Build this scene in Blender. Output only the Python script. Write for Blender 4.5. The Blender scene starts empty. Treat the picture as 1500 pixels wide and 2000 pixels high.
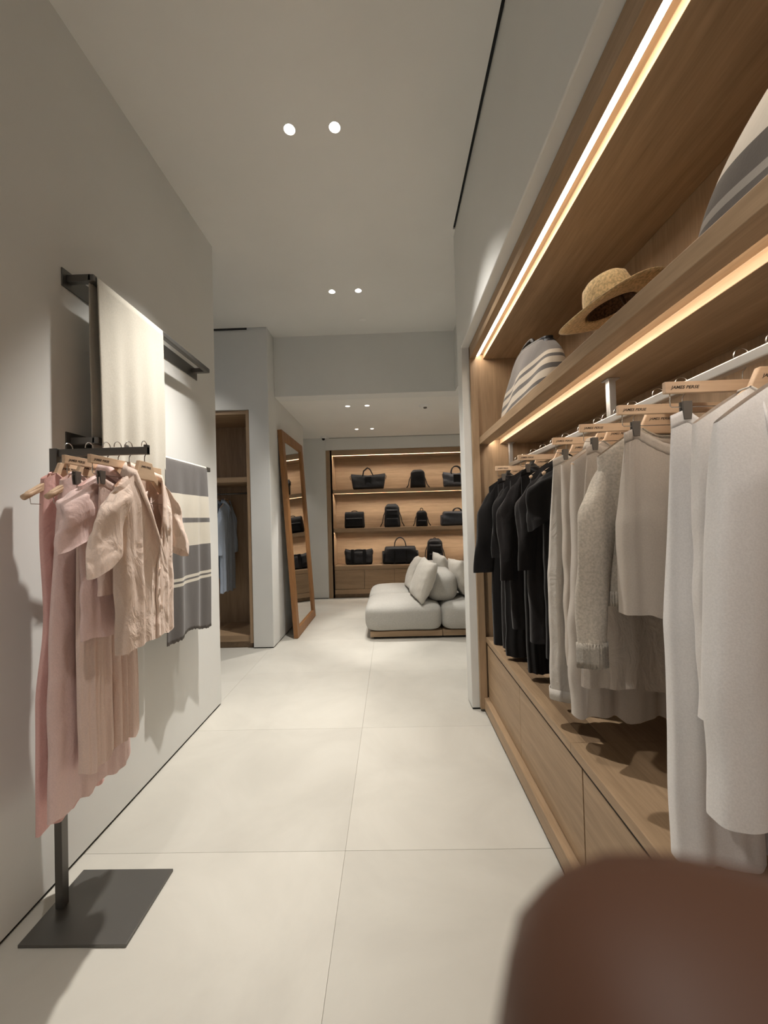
import bpy, bmesh, math, random
import numpy as np
from mathutils import Vector, Matrix
R = math.radians
PI = math.pi
random.seed(7)
S = bpy.context.scene
C = S.collection

# ------------------------------------------------------------------ camera
cam_d = bpy.data.cameras.new('camera')
cam = bpy.data.objects.new('camera', cam_d)
C.objects.link(cam)
Yc = Vector((14/750, -12/750, -1)).normalized()
Zc = Vector((-.0283, 1, 0)); Zc = (Zc - Zc.dot(Yc)*Yc).normalized()
Xc = Yc.cross(Zc)
CM = Matrix((Xc, Yc, Zc))                  # camera axes -> world axes
cam.matrix_world = Matrix.Translation((0, 0, 1.5)) @ CM.to_4x4()
cam_d.sensor_fit = 'VERTICAL'; cam_d.sensor_height = 36; cam_d.sensor_width = 27
cam_d.lens = 13.5
cam_d.clip_start = .002; cam_d.clip_end = 60
cam_d.dof.use_dof = True; cam_d.dof.focus_distance = 2.2; cam_d.dof.aperture_fstop = 10.5
S.camera = cam
# ------------------------------------------------------------------ exposure and world
S.view_settings.view_transform = 'Standard'
S.view_settings.look = 'None'
S.view_settings.gamma = 1
S.view_settings.use_curve_mapping = False
S.view_settings.exposure = 0.30
W = bpy.data.worlds.new('world'); S.world = W; W.use_nodes = True
bg = W.node_tree.nodes['Background']; bg.inputs[0].default_value = (.86, .9, 1, 1); bg.inputs[1].default_value = .21
# ------------------------------------------------------------------ ceiling spots (the store's downlights and added unseen fill)
WARM = (1, .95, .88)
def spot(x, y, z, power, tilt=(0, 0), size=95, blend=.6, col=WARM, rad=.03):
    l = bpy.data.lights.new('downlight_beam', 'SPOT'); l.energy = power; l.color = col
    l.spot_size = R(size); l.spot_blend = blend; l.shadow_soft_size = rad
    o = bpy.data.objects.new('downlight_beam', l); o.location = (x, y, z)
    o.rotation_euler = (R(tilt[0]), R(tilt[1]), 0); C.objects.link(o)
    return o
HIGH = [(-.54, 2.24), (-.27, 2.24), (-.54, 3.88), (-.27, 3.88), (-.5, .35), (-.22, .35), (-.5, -1.4), (-.22, -1.4)]
LOW = [(-.56, 5.3), (-.29, 5.3), (-.56, 6.68), (-.29, 6.68)]
HP = {0: 400, 1: 220, 2: 250, 3: 160, 4: 100, 5: 100, 6: 40, 7: 40}
for i, (x, y) in enumerate(HIGH):
    side = -1 if i % 2 == 0 else 1
    tl = 13 if side < 0 else -16
    spot(x, y, 3.80, HP[i], (0, tl), 60 if side < 0 else 66, 1.0)
for i, (x, y) in enumerate(LOW):
    spot(x, y, 3.04, 110 if i < 2 else 16, (0, 8 if i % 2 == 0 else -12), 60 if i < 2 else 52, .45)
spot(-2.4, 3.9, 3.8, 35); spot(1.9, 5.2, 3.04, 45); spot(2.1, 6.6, 3.04, 45); spot(-2.4, 6.8, 3.04, 30)  # unseen lamps added as fill for the side areas

# ------------------------------------------------------------------ materials
def mat(name, col, rough=.6, metal=0, spec=.4):
    m = bpy.data.materials.new(name); m.use_nodes = True
    b = m.node_tree.nodes['Principled BSDF']
    b.inputs['Base Color'].default_value = (*col, 1); b.inputs['Roughness'].default_value = rough
    b.inputs['Metallic'].default_value = metal; b.inputs['Specular IOR Level'].default_value = spec
    return m
def nd(m, t, **kw):
    n = m.node_tree.nodes.new(t)
    for k, v in kw.items(): setattr(n, k, v)
    return n
def lk(m, a, b): m.node_tree.links.new(a, b)
def bsdf(m): return m.node_tree.nodes['Principled BSDF']
def coords(m, scale):
    tc = nd(m, 'ShaderNodeTexCoord'); mp = nd(m, 'ShaderNodeMapping'); mp.inputs['Scale'].default_value = scale
    lk(m, tc.outputs['Object'], mp.inputs[0]); return mp.outputs[0]
def ramp(m, stops, interp='LINEAR'):
    r = nd(m, 'ShaderNodeValToRGB'); cr = r.color_ramp; cr.interpolation = interp
    while len(cr.elements) < len(stops): cr.elements.new(.5)
    for e, (p, c) in zip(cr.elements, stops): e.position = p; e.color = (*c, 1)
    return r
def bump(m, height, strength, dist=.01, normal=None):
    b = nd(m, 'ShaderNodeBump'); b.inputs['Strength'].default_value = strength; b.inputs['Distance'].default_value = dist
    lk(m, height, b.inputs['Height'])
    if normal is not None: lk(m, normal, b.inputs['Normal'])
    return b.outputs[0]
def wood(name, dark, light, grain='Y', rough=.45):
    m = mat(name, light, rough)
    sc = {'X': (.9, 14, 14), 'Y': (14, .9, 14), 'Z': (14, 14, .9)}[grain]
    v = coords(m, sc)
    n1 = nd(m, 'ShaderNodeTexNoise'); n1.inputs['Scale'].default_value = 1.2; n1.inputs['Detail'].default_value = 5; n1.inputs['Distortion'].default_value = .7
    lk(m, v, n1.inputs['Vector'])
    n2 = nd(m, 'ShaderNodeTexNoise'); n2.inputs['Scale'].default_value = 9; n2.inputs['Detail'].default_value = 4
    lk(m, v, n2.inputs['Vector'])
    mx = nd(m, 'ShaderNodeMath', operation='MULTIPLY_ADD'); mx.inputs[1].default_value = .35
    lk(m, n2.outputs[0], mx.inputs[0]); 
    ad = nd(m, 'ShaderNodeMath', operation='MULTIPLY'); ad.inputs[1].default_value = .65
    lk(m, n1.outputs[0], ad.inputs[0]); lk(m, ad.outputs[0], mx.inputs[2])
    r = ramp(m, [(.3, dark), (.68, light)]); lk(m, mx.outputs[0], r.inputs[0])
    lk(m, r.outputs[0], bsdf(m).inputs['Base Color'])
    lk(m, bump(m, n2.outputs[0], .08, .002), bsdf(m).inputs['Normal'])
    return m
def cloth(name, col, wr=.25, wscale=9, weave=260, var=.04, rough=.92):
    m = mat(name, col, rough, 0, .15)
    b = bsdf(m); b.inputs['Sheen Weight'].default_value = .15
    v = coords(m, (1, 1, .55))
    n = nd(m, 'ShaderNodeTexNoise'); n.inputs['Scale'].default_value = wscale; n.inputs['Detail'].default_value = 4; n.inputs['Distortion'].default_value = .9
    lk(m, v, n.inputs['Vector'])
    w = nd(m, 'ShaderNodeTexNoise'); w.inputs['Scale'].default_value = weave; w.inputs['Detail'].default_value = 2
    v2 = coords(m, (1, 1, 1)); lk(m, v2, w.inputs['Vector'])
    nb = bump(m, n.outputs[0], wr, .03)
    nb = bump(m, w.outputs[0], .15, .002, nb)
    lk(m, nb, b.inputs['Normal'])
    lo = tuple(c*(1-var) for c in col); hi = tuple(min(1, c*(1+var)) for c in col)
    r = ramp(m, [(.35, lo), (.65, hi)]); lk(m, w.outputs[0], r.inputs[0]); lk(m, r.outputs[0], b.inputs['Base Color'])
    return m
def glow(name, col, s):
    m = mat(name, (0, 0, 0)); b = bsdf(m)
    b.inputs['Emission Color'].default_value = (*col, 1); b.inputs['Emission Strength'].default_value = s
    return m
def plaster(name, col):
    m = mat(name, col, .85, 0, .2)
    n = nd(m, 'ShaderNodeTexNoise'); n.inputs['Scale'].default_value = 1.5; n.inputs['Detail'].default_value = 3
    lk(m, coords(m, (1, 1, 1)), n.inputs['Vector'])
    r = ramp(m, [(.3, tuple(c*.97 for c in col)), (.7, tuple(min(1, c*1.02) for c in col))]); lk(m, n.outputs[0], r.inputs[0])
    lk(m, r.outputs[0], bsdf(m).inputs['Base Color'])
    n2 = nd(m, 'ShaderNodeTexNoise'); n2.inputs['Scale'].default_value = 120; lk(m, coords(m, (1, 1, 1)), n2.inputs['Vector'])
    lk(m, bump(m, n2.outputs[0], .05, .002), bsdf(m).inputs['Normal'])
    return m
M = {}
M['wall'] = plaster('wall_plaster', (.76, .76, .735))
M['ceil'] = plaster('ceiling_plaster', (.82, .81, .775))
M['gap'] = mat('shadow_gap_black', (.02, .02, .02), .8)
M['metal'] = mat('brushed_dark_steel', (.16, .155, .145), .42, .75)
M['alu'] = mat('satin_aluminium', (.62, .62, .62), .35, .8)
M['hook'] = mat('hook_steel', (.6, .58, .55), .25, 1)
M['oakY'] = wood('oak_along_y', (.27, .18, .105), (.45, .31, .19), 'Y')
M['oakX'] = wood('oak_along_x', (.27, .18, .105), (.45, .31, .19), 'X')
M['oakZ'] = wood('oak_along_z', (.27, .18, .105), (.45, .31, .19), 'Z')
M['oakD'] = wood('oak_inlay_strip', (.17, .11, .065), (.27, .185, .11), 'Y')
M['teak'] = wood('teak_mirror_frame', (.22, .10, .035), (.36, .175, .065), 'Z')
M['hang'] = wood('hanger_maple', (.62, .42, .27), (.80, .60, .42), 'X', .5)
M['led'] = glow('led_diffuser', (1, .86, .70), 13)
M['led2'] = glow('led_diffuser_far', (1, .88, .76), 46)
M['reflector'] = glow('lamp_reflector_glow', (1, .95, .87), 2.2)  # emission stands in for lens light falling on the cone
M['lens'] = glow('downlight_lens', (1, .93, .82), 30)
M['white'] = mat('white_fitting', (.8, .8, .78), .4)
M['clip'] = mat('clip_grey', (.14, .125, .11), .5)
M['ink'] = mat('hanger_ink', (.03, .02, .015), .7)
M['black'] = mat('black_rubber', (.012, .012, .012), .6)
M['mirror'] = mat('mirror_glass', (.82, .82, .8), .015, 1)
# floor tile
m = mat('limestone_tile', (.7, .67, .6), .5, 0, .35)
n = nd(m, 'ShaderNodeTexNoise'); n.inputs['Scale'].default_value = 1.7; n.inputs['Detail'].default_value = 7; n.inputs['Roughness'].default_value = .6; n.inputs['Distortion'].default_value = .6
tc = nd(m, 'ShaderNodeTexCoord'); oi = nd(m, 'ShaderNodeObjectInfo'); va = nd(m, 'ShaderNodeVectorMath', operation='ADD')
lk(m, tc.outputs['Object'], va.inputs[0]); lk(m, oi.outputs['Location'], va.inputs[1]); lk(m, va.outputs[0], n.inputs['Vector'])
r = ramp(m, [(.3, (.51, .49, .44)), (.55, (.565, .545, .49)), (.75, (.605, .585, .53))]); lk(m, n.outputs[0], r.inputs[0])
hs = nd(m, 'ShaderNodeHueSaturation'); mr = nd(m, 'ShaderNodeMapRange'); mr.inputs[3].default_value = .97; mr.inputs[4].default_value = 1.03
lk(m, oi.outputs['Random'], mr.inputs[0]); lk(m, mr.outputs[0], hs.inputs['Value']); lk(m, r.outputs[0], hs.inputs['Color'])
lk(m, hs.outputs[0], bsdf(m).inputs['Base Color'])
M['tile'] = m
M['grout'] = mat('grout', (.46, .44, .39), .9)
# garments
M['c_white'] = cloth('white_satin_cotton', (.80, .78, .77), .12, 6)
M['c_white2'] = cloth('white_voile', (.77, .74, .72), .18, 9)
M['c_taupe'] = cloth('taupe_crepe', (.50, .44, .38), .15, 7)
M['c_taupel'] = cloth('taupe_linen', (.52, .46, .40), .45, 16)
M['c_satin'] = cloth('taupe_satin', (.50, .45, .40), .12, 5, rough=.55)
M['c_linen'] = cloth('pale_linen', (.56, .52, .47), .4, 14)
M['c_black'] = cloth('black_jersey', (.008, .007, .007), .2, 8)
M['c_black2'] = cloth('black_gauze', (.013, .011, .011), .3, 14)
M['c_knit'] = cloth('oatmeal_knit', (.47, .42, .355), .15, 8, 130, .13)
M['c_rose'] = cloth('rose_linen', (.84, .52, .48), .4, 12)
M['c_pink'] = cloth('pale_pink_linen', (.86, .65, .61), .35, 12)
M['c_pinkb'] = cloth('blush_linen', (.86, .67, .59), .4, 14)
M['c_peach'] = cloth('peach_linen', (.90, .72, .61), .55, 15)
M['c_cream'] = cloth('cream_wool', (.54, .51, .44), .15, 5, 200, .05)
M['c_blue'] = cloth('light_blue_cotton', (.42, .49, .60), .4, 12)
M['sofa'] = cloth('sofa_linen', (.46, .445, .41), .15, 7, 180, .12)
M['pillow'] = cloth('pillow_linen', (.56, .53, .475), .35, 9, 180, .10)
M['bag'] = mat('black_nylon', (.012, .0125, .014), .6, 0, .25)
M['bagg'] = mat('charcoal_nylon', (.04, .043, .05), .55, 0, .3)
M['bagm'] = mat('matte_black_leather', (.005, .0045, .005), .5, 0, .25)
for k in ('bag', 'bagg', 'bagm'):
    mm = M[k]; n = nd(mm, 'ShaderNodeTexNoise'); n.inputs['Scale'].default_value = 9; n.inputs['Detail'].default_value = 4
    lk(mm, coords(mm, (1, 1, 1)), n.inputs['Vector']); lk(mm, bump(mm, n.outputs[0], .5, .03), bsdf(mm).inputs['Normal'])
M['straw'] = cloth('straw_weave', (.62, .46, .25), .1, 8, 110, .25, .8)
M['strawd'] = cloth('dark_mesh', (.10, .055, .03), .1, 8, 140, .5, .8)
M['skin'] = mat('skin', (.085, .036, .019), .6)
def striped(name, bands, axis=2, base_scale=.2):
    """colour bands by object-space coordinate; bands = [(from, colour)] ascending metres"""
    m = cloth(name, (.5, .5, .5), .15, 6, 200, .0)
    lo, hi = bands[0][0], bands[-1][0] + .2
    tc = nd(m, 'ShaderNodeTexCoord'); sp = nd(m, 'ShaderNodeSeparateXYZ'); lk(m, tc.outputs['Object'], sp.inputs[0])
    mr = nd(m, 'ShaderNodeMapRange'); mr.inputs[1].default_value = lo; mr.inputs[2].default_value = hi
    lk(m, sp.outputs[axis], mr.inputs[0])
    r = ramp(m, [((z-lo)/(hi-lo), c) for z, c in bands], 'CONSTANT'); lk(m, mr.outputs[0], r.inputs[0])
    lk(m, r.outputs[0], bsdf(m).inputs['Base Color'])
    return m
GR = (.135, .125, .12); CR = (.66, .62, .53)
# ------------------------------------------------------------------ object helpers
def tag(o, label=None, cat=None, group=None, kind=None):
    if label: o['label'] = label
    if cat: o['category'] = cat
    if group: o['group'] = group
    if kind: o['kind'] = kind
    return o
def empty(name, loc=(0, 0, 0), rz=0, label=None, cat=None, group=None):
    o = bpy.data.objects.new(name, None); o.empty_display_size = .05; C.objects.link(o)
    o.location = loc; o.rotation_euler = (0, 0, rz)
    return tag(o, label, cat, group)
class MB:
    """collects shapes and links them as one mesh object"""
    def __init__(s): s.v = []; s.f = []
    def add(s, v, f):
        k = len(s.v); s.v += [tuple(map(float, p)) for p in v]; s.f += [tuple(i+k for i in q) for q in f]; return s
    def box(s, x0, x1, y0, y1, z0, z1):
        v = [(x, y, z) for z in (z0, z1) for y in (y0, y1) for x in (x0, x1)]
        return s.add(v, [(0, 2, 3, 1), (4, 5, 7, 6), (0, 1, 5, 4), (2, 6, 7, 3), (0, 4, 6, 2), (1, 3, 7, 5)])
    def prism(s, poly, a, b, axis='Y'):
        """poly: (p,q) outline; extruded from a to b. axis Y: p=x,q=z; axis X: p=y,q=z; axis Z: p=x,q=y"""
        def P(p, q, t): return {'Y': (p, t, q), 'X': (t, p, q), 'Z': (p, q, t)}[axis]
        n = len(poly); v = [P(p, q, a) for p, q in poly] + [P(p, q, b) for p, q in poly]
        f = [tuple(range(n)), tuple(range(2*n-1, n-1, -1))] + [(i, i+n, (i+1) % n+n, (i+1) % n) for i in range(n)]
        return s.add(v, f)
    def tube(s, pts, r, n=10, cap=True, ry=None):
        pts = [Vector(p) for p in pts]; k = len(pts); rs = r if isinstance(r, (list, tuple)) else [r]*k
        up = None; V = []; F = []
        for i, p in enumerate(pts):
            d = (pts[min(i+1, k-1)] - pts[max(i-1, 0)]).normalized()
            if up is None:
                up = Vector((0, 0, 1)) if abs(d.z) < .9 else Vector((0, 1, 0))
            u = up - d*up.dot(d)
            if u.length < 1e-4: u = d.orthogonal()
            u.normalize(); w = d.cross(u); up = u
            for j in range(n):
                a = 2*PI*(j+.5)/n; q = p + u*math.cos(a)*(ry if ry else rs[i]) + w*math.sin(a)*rs[i]; V.append(q)
        for i in range(k-1):
            for j in range(n): F.append((i*n+j, i*n+(j+1) % n, (i+1)*n+(j+1) % n, (i+1)*n+j))
        if cap: F += [tuple(range(n-1, -1, -1)), tuple((k-1)*n+j for j in range(n))]
        return s.add(V, F)
    def grid(s, P, closed_u=False):
        nv, nu = P.shape[:2]; F = []
        for i in range(nv-1):
            for j in range(nu if closed_u else nu-1): F.append((i*nu+j, i*nu+(j+1) % nu, (i+1)*nu+(j+1) % nu, (i+1)*nu+j))
        return s.add(P.reshape(-1, 3), F)
    def build(s, name, m, parent=None, off=(0, 0, 0), smooth=False, bevel=0, seg=2, sub=0, solid=0, label=None, kind=None):
        me = bpy.data.meshes.new(name)
        me.from_pydata([(x-off[0], y-off[1], z-off[2]) for x, y, z in s.v], [], s.f); me.validate()
        bm = bmesh.new(); bm.from_mesh(me); bmesh.ops.recalc_face_normals(bm, faces=bm.faces); bm.to_mesh(me); bm.free()
        if isinstance(m, (list, tuple)):
            for q in m: me.materials.append(q)
        else: me.materials.append(m)
        if smooth:
            for p in me.polygons: p.use_smooth = True
        o = bpy.data.objects.new(name, me); C.objects.link(o)
        if parent is not None: o.parent = parent
        if solid:
            md = o.modifiers.new('thickness', 'SOLIDIFY'); md.thickness = solid; md.offset = 0
        if bevel:
            md = o.modifiers.new('bevel', 'BEVEL'); md.width = bevel; md.segments = seg; md.limit_method = 'ANGLE'; md.angle_limit = R(40)
        if sub:
            md = o.modifiers.new('subdiv', 'SUBSURF'); md.levels = sub; md.render_levels = sub
        return tag(o, label, None, None, kind)
def box(name, x0, x1, y0, y1, z0, z1, m, parent=None, off=(0, 0, 0), bevel=0, **k):
    return MB().box(x0, x1, y0, y1, z0, z1).build(name, m, parent, off, bevel=bevel, **k)
def struct(name, mb, m, bevel=0): return mb.build(name, m, bevel=bevel, kind='structure')
def kids(o): return [c for c in bpy.data.objects if c.parent == o]
def copy_tree(o, parent=None):
    c = o.copy(); C.objects.link(c); c.parent = parent
    for ch in kids(o): copy_tree(ch, c)
    return c

# ================================================================== SETTING
# floor tiles
fl = box('floor', -4.0, 3.4, -3.2, 8.6, -.06, -.0042, M['grout'], kind='structure')
xs = [-.25 + 1.22*k for k in range(-4, 4)]; ys = [1.76 + 1.02*k for k in range(-5, 8)]
TW, TL = 1.2188, 1.0188
tm = MB().box(0, TW, 0, TL, -.004, 0); t0 = tm.build('tile', M['tile'], fl, bevel=.0005, seg=1)
first = True
for x in xs:
    for y in ys:
        if x + TW < -4.0 or x > 3.4: continue
        o = t0 if first else t0.copy()
        if not first: C.objects.link(o); o.parent = fl
        first = False; o.location = (x+.0007, y+.0007, random.uniform(-.0003, 0))
# left wall with shadow gap
def wall_box(name, x0, x1, y0, y1, z0, z1, bevel=.004): return struct(name, MB().box(x0, x1, y0, y1, z0, z1), M['wall'], bevel)
wall_box('wall_left', -1.60, -1.447, -3.2, 3.18, .014, 3.9)
struct('baseboard_left', MB().box(-1.59, -1.456, -3.2, 3.17, 0, .014), M['gap'])
# far-left wall with a recess for the wardrobe (front at Y 4.55)
struct('wall_left_far', MB().prism([(-3.9, .012), (-3.4, .012), (-3.4, 2.85), (-1.672, 2.85), (-1.672, .012), (-1.43, .012), (-1.43, 3.9), (-3.9, 3.9)], 4.55, 4.72, 'Y'), M['wall'], .006)
struct('wall_left_far.001', MB().box(-1.60, -1.4302, 4.70, 6.36, .012, 3.9), M['wall'], .004)
struct('wall_left_far.002', MB().box(-3.9, -1.60, 5.3, 5.4, .012, 3.9), M['wall'])
struct('baseboard_left_far', MB().box(-1.665, -1.44, 4.56, 4.74, 0, .012).box(-1.59, -1.44, 4.74, 6.35, 0, .012), M['gap'])
wall_box('wall_left_end', -4.0, -3.9, -3.2, 8.6, 0, 3.9)
# back wall (front face Y 7.33) with the recess for the bag display
struct('wall_back', MB().box(-3.9, -1.225, 7.33, 7.9, .012, 3.9).box(-1.225, 2.45, 7.33, 7.9, 2.835, 3.9)
       .box(2.45, 3.4, 7.33, 7.9, .012, 3.9).box(-1.225, 2.45, 7.80, 7.9, 0, 2.835), M['wall'], .006)
struct('baseboard_back', MB().box(-3.9, -1.24, 7.34, 7.8, 0, .012), M['gap'])
# right wall: the block around the niche
struct('wall_right', MB().prism([(-3.2, 2.825), (3.012, 2.825), (3.012, .012), (3.18, .012), (3.18, 3.9), (-3.2, 3.9)], .586, .66, 'X'), M['wall'], .006)
struct('wall_right.001', MB().box(.655, 1.3, 3.035, 3.175, .012, 3.9), M['wall'])
struct('wall_right.002', MB().box(.655, 1.3, -3.2, 3.035, 2.826, 2.9), M['wall'])
struct('wall_right_back', MB().box(1.225, 1.3, -3.2, 3.035, 0, 2.826), M['wall'])
struct('baseboard_right', MB().box(.594, .65, 3.02, 3.17, 0, .012), M['gap'])
wall_box('wall_right_upper', .85, .95, 3.18, 4.80, 3.07, 3.9)
wall_box('wall_right_far', 3.3, 3.4, 3.0, 8.6, 0, 3.9)
wall_box('wall_right_near', 1.3, 3.3, 3.0, 3.18, 0, 3.9)
wall_box('wall_header', -1.43, .95, 4.80, 5.0, 3.07, 3.9)
# ceilings with round cut-outs for the downlights
def holed(name, rects, holes, z, m, r=.034, up=.06):
    bm = bmesh.new()
    for (x0, x1, y0, y1) in rects:
        es = []
        def loop(pts):
            vs = [bm.verts.new((x, y, z)) for x, y in pts]
            for i in range(len(vs)): es.append(bm.edges.new((vs[i], vs[(i+1) % len(vs)])))
        loop([(x0, y0), (x1, y0), (x1, y1), (x0, y1)])
        for (hx, hy) in holes:
            if x0 < hx < x1 and y0 < hy < y1:
                loop([(hx + r*math.cos(2*PI*k/28), hy + r*math.sin(2*PI*k/28)) for k in range(28)])
        bmesh.ops.triangle_fill(bm, edges=es, use_beauty=True)
    g = bmesh.ops.extrude_face_region(bm, geom=bm.faces[:])
    for v in [q for q in g['geom'] if isinstance(q, bmesh.types.BMVert)]: v.co.z += up
    bmesh.ops.recalc_face_normals(bm, faces=bm.faces)
    me = bpy.data.meshes.new(name); bm.to_mesh(me); bm.free(); me.materials.append(m)
    o = bpy.data.objects.new(name, me); C.objects.link(o); o['kind'] = 'structure'; return o
FILL_H = [(-2.4, 3.9)]; FILL_L = [(1.9, 5.2), (2.1, 6.6), (-2.4, 6.8)]
holed('ceiling', [(-1.447, .566, -3.2, 3.09), (-1.447, .586, 3.09, 3.18), (-3.9, .85, 3.18, 4.535), (-1.43, .85, 4.535, 4.80)], HIGH+FILL_H, 3.83, M['ceil'])
holed('ceiling.001', [(-3.9, -1.43, 5.4, 7.33), (-1.43, .95, 5.0, 7.33), (.95, 3.3, 3.18, 7.33)], LOW+FILL_L, 3.07, M['ceil'])
struct('trim_1', MB().box(.560, .59, -3.2, 3.09, 3.845, 3.88), M['gap'])
struct('trim_2', MB().box(-2.35, -1.672, 4.535, 4.552, 3.812, 3.85), M['gap'])
struct('shadow_strip_back', MB().box(-1.15, 3.3, 7.318, 7.332, 3.056, 3.072), mat('shadow_line', (.42, .41, .38), .8))  # grey strip painting a shadow line where back wall meets low ceiling

# ================================================================== DOWNLIGHTS
def lathe(mb, prof, n=28, c=(0, 0, 0)):
    P = np.array([[(c[0]+r*math.cos(2*PI*k/n), c[1]+r*math.sin(2*PI*k/n), c[2]+z) for k in range(n)] for r, z in prof])
    return mb.grid(P, True)
def downlight(loc, label, group=None, tilt=0):
    t = empty('recessed_downlight', loc, 0, label, 'ceiling light', group)
    lathe(MB(), [(.0335, .055), (.0335, -.0005), (.036, -.0012), (.0375, 0), (.0375, .0005)]).build('trim_ring', M['white'], t, smooth=True)
    mb = MB(); lathe(mb, [(.0334, .002), (.030, .012), (.022, .034)]); mb.build('reflector', M['reflector'], t, smooth=True)
    mb = MB(); lathe(mb, [(.0002, .018), (.016, .020), (.021, .028), (.021, .046), (.0002, .047)], c=(.003*tilt, 0, 0)); mb.build('lens', M['lens'], t, smooth=True)
    return t
dn = ['left downlight of the nearest ceiling pair', 'right downlight of the nearest ceiling pair',
      'left downlight of the second ceiling pair ahead of the grey header', 'right downlight of the second ceiling pair ahead of the grey header',
      None, None, None, None]
for i, (x, y) in enumerate(HIGH):
    lb = dn[i] or 'recessed downlight overhead behind the photograph'
    downlight((x, y, 3.83), lb, 'downlights behind the frame' if not dn[i] else 'recessed ceiling downlights', -1 if i % 2 == 0 else 1)
ln = ['left downlight of the front pair in the low ceiling past the header', 'right downlight of the front pair in the low ceiling past the header',
      'left downlight of the rear pair nearest the bag shelves', 'right downlight of the rear pair nearest the bag shelves']
for i, (x, y) in enumerate(LOW): downlight((x, y, 3.07), ln[i], 'recessed ceiling downlights')
downlight((-2.4, 3.9, 3.83), 'added fill downlight in the side passage, unseen behind the left wall')
downlight((1.9, 5.2, 3.07), 'added unseen fill downlight above the hidden right end of the sofa')
downlight((2.1, 6.6, 3.07), 'added unseen fill downlight before the hidden right end of the bag shelves')
downlight((-2.4, 6.8, 3.07), 'added fill downlight, unseen behind the mirror wall')
# smoke detector, speaker plate, sprinkler cap, dome camera
sd = empty('smoke_detector', (.51, 5.38, 3.07), 0, 'round white smoke detector with dark centre on the low ceiling', 'smoke detector')
lathe(MB(), [(.0002, -.03), (.05, -.03), (.075, -.012), (.08, 0)]).build('body', M['white'], sd, smooth=True)
lathe(MB(), [(.0002, -.048), (.022, -.045), (.026, -.03)], c=(.01, -.01, 0)).build('sensor', M['clip'], sd, smooth=True)
o = lathe(MB(), [(.0002, -.004), (.06, -.004), (.068, 0)], c=(0, 0, 0)).build('ceiling_speaker', M['ceil'], smooth=True); o.location = (.50, 6.05, 3.07)
tag(o, 'flat round cover plate behind the smoke detector on the low ceiling', 'cover plate')
o = lathe(MB(), [(.0002, -.004), (.03, -.004), (.036, 0)]).build('sprinkler_cap', M['ceil'], smooth=True); o.location = (.49, 6.73, 3.07)
tag(o, 'smallest round cap on the low ceiling nearest the bag shelves', 'sprinkler cap')
o = lathe(MB(), [(.0002, -.006), (.034, -.006), (.042, 0)]).build('sprinkler_cap', M['ceil'], smooth=True); o.location = (-.27, 4.46, 3.83)
tag(o, 'small round cap on the high ceiling just before the grey header', 'sprinkler cap')
dc = empty('dome_camera', (-1.24, 7.22, 3.07), 0, 'small white security camera with dark dome at ceiling edge above shelves', 'security camera')
lathe(MB(), [(.0002, -.03), (.045, -.03), (.05, -.02), (.05, 0)]).build('mount', M['white'], dc, smooth=True)
lathe(MB(), [(.0002, -.066), (.015, -.062), (.027, -.048), (.03, -.03)]).build('dome', M['black'], dc, smooth=True)

# ================================================================== RIGHT CABINET
cb = (.66, 1.5, 0)
cab = empty('wardrobe_unit', cb, 0, 'long built-in oak clothing cabinet with lit shelf and drawers along the right wall', 'cabinet')
def cpart(name, mb, m, par=cab, **k): return mb.build(name, m, par, cb if par == cab else (0, 0, 0), **k)
Y0, Y1 = -3.0, 3.0
cpart('end_panel', MB().box(.66, 1.2, 2.998, 3.026, .02, 2.82), M['oakZ'])
cpart('stile', MB().box(.645, .70, 2.972, 3.008, .02, 2.82), M['oakZ'], bevel=.002)
cpart('back_panel', MB().box(1.2, 1.222, Y0, 3.026, .02, 2.82), M['oakZ'])
# top board with led channel
top = [(.645, 2.722), (.688, 2.722), (.688, 2.757), (.753, 2.757), (.753, 2.722), (1.199, 2.722), (1.199, 2.82), (.645, 2.82)]
cpart('top_board', MB().prism(top, Y0, 2.996, 'Y'), M['oakY'], bevel=.0015)
led = cpart('led_strip', MB().prism([(.689, 2.734), (.728, 2.756), (.689, 2.756)], Y0, 2.99, 'Y'), M['led'], label='bright diffuser strip under the top board')
sh = [(.70, 2.052), (.778, 2.052), (.778, 2.086), (.862, 2.086), (.862, 2.052), (1.199, 2.052), (1.199, 2.105), (.70, 2.105)]
cpart('shelf', MB().prism(sh, Y0, 2.996, 'Y'), M['oakY'], bevel=.002)
cpart('led_strip', MB().prism([(.779, 2.064), (.812, 2.085), (.779, 2.085)], Y0, 2.99, 'Y'), M['led'], label='bright diffuser strip under the shelf')
# base
cpart('toe_kick', MB().box(.70, 1.19, Y0, 2.99, 0, .03), M['gap'])
cpart('base_rail', MB().box(.672, .76, 1.515, 2.97, .02, .108).box(.672, .76, 2.97, 3.0, .02, .108), M['oakY'], bevel=.003)
cpart('base_rail', MB().box(.672, .76, Y0, 1.512, .02, .118), M['oakY'], bevel=.003)
dy = [2.968, 2.236, 1.508, .78, .05, -.68, -1.41, -2.14]
for i in range(7):
    a, b = dy[i+1], dy[i]
    cpart('drawer', MB().box(.708, .726, a+(.004 if i != 0 else .0015), b-(.0015 if i < 1 else .004 if i == 2 else .001), .112, .512), M['oakY'], bevel=.001)
cpart('carcass', MB().box(.745, 1.19, Y0, 2.99, .03, .528), M['gap'])
cpart('gap_shade_strip', MB().box(.7095, .75, Y0, 2.968, .5125, .5265), M['gap'])  # solid black strip, paints the shade of the gap above the drawers
cpart('bench_top', MB().box(.70, .765, 1.585, 2.97, .530, .570), M['oakY'], bevel=.002)
cpart('inlay_strip', MB().box(.7655, .85, 1.585, 2.995, .530, .569), M['oakD'], bevel=.001, label='darker oak strip')
cpart('bench_top', MB().box(.8505, 1.199, 1.585, 2.995, .530, .570), M['oakY'], bevel=.001)
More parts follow.
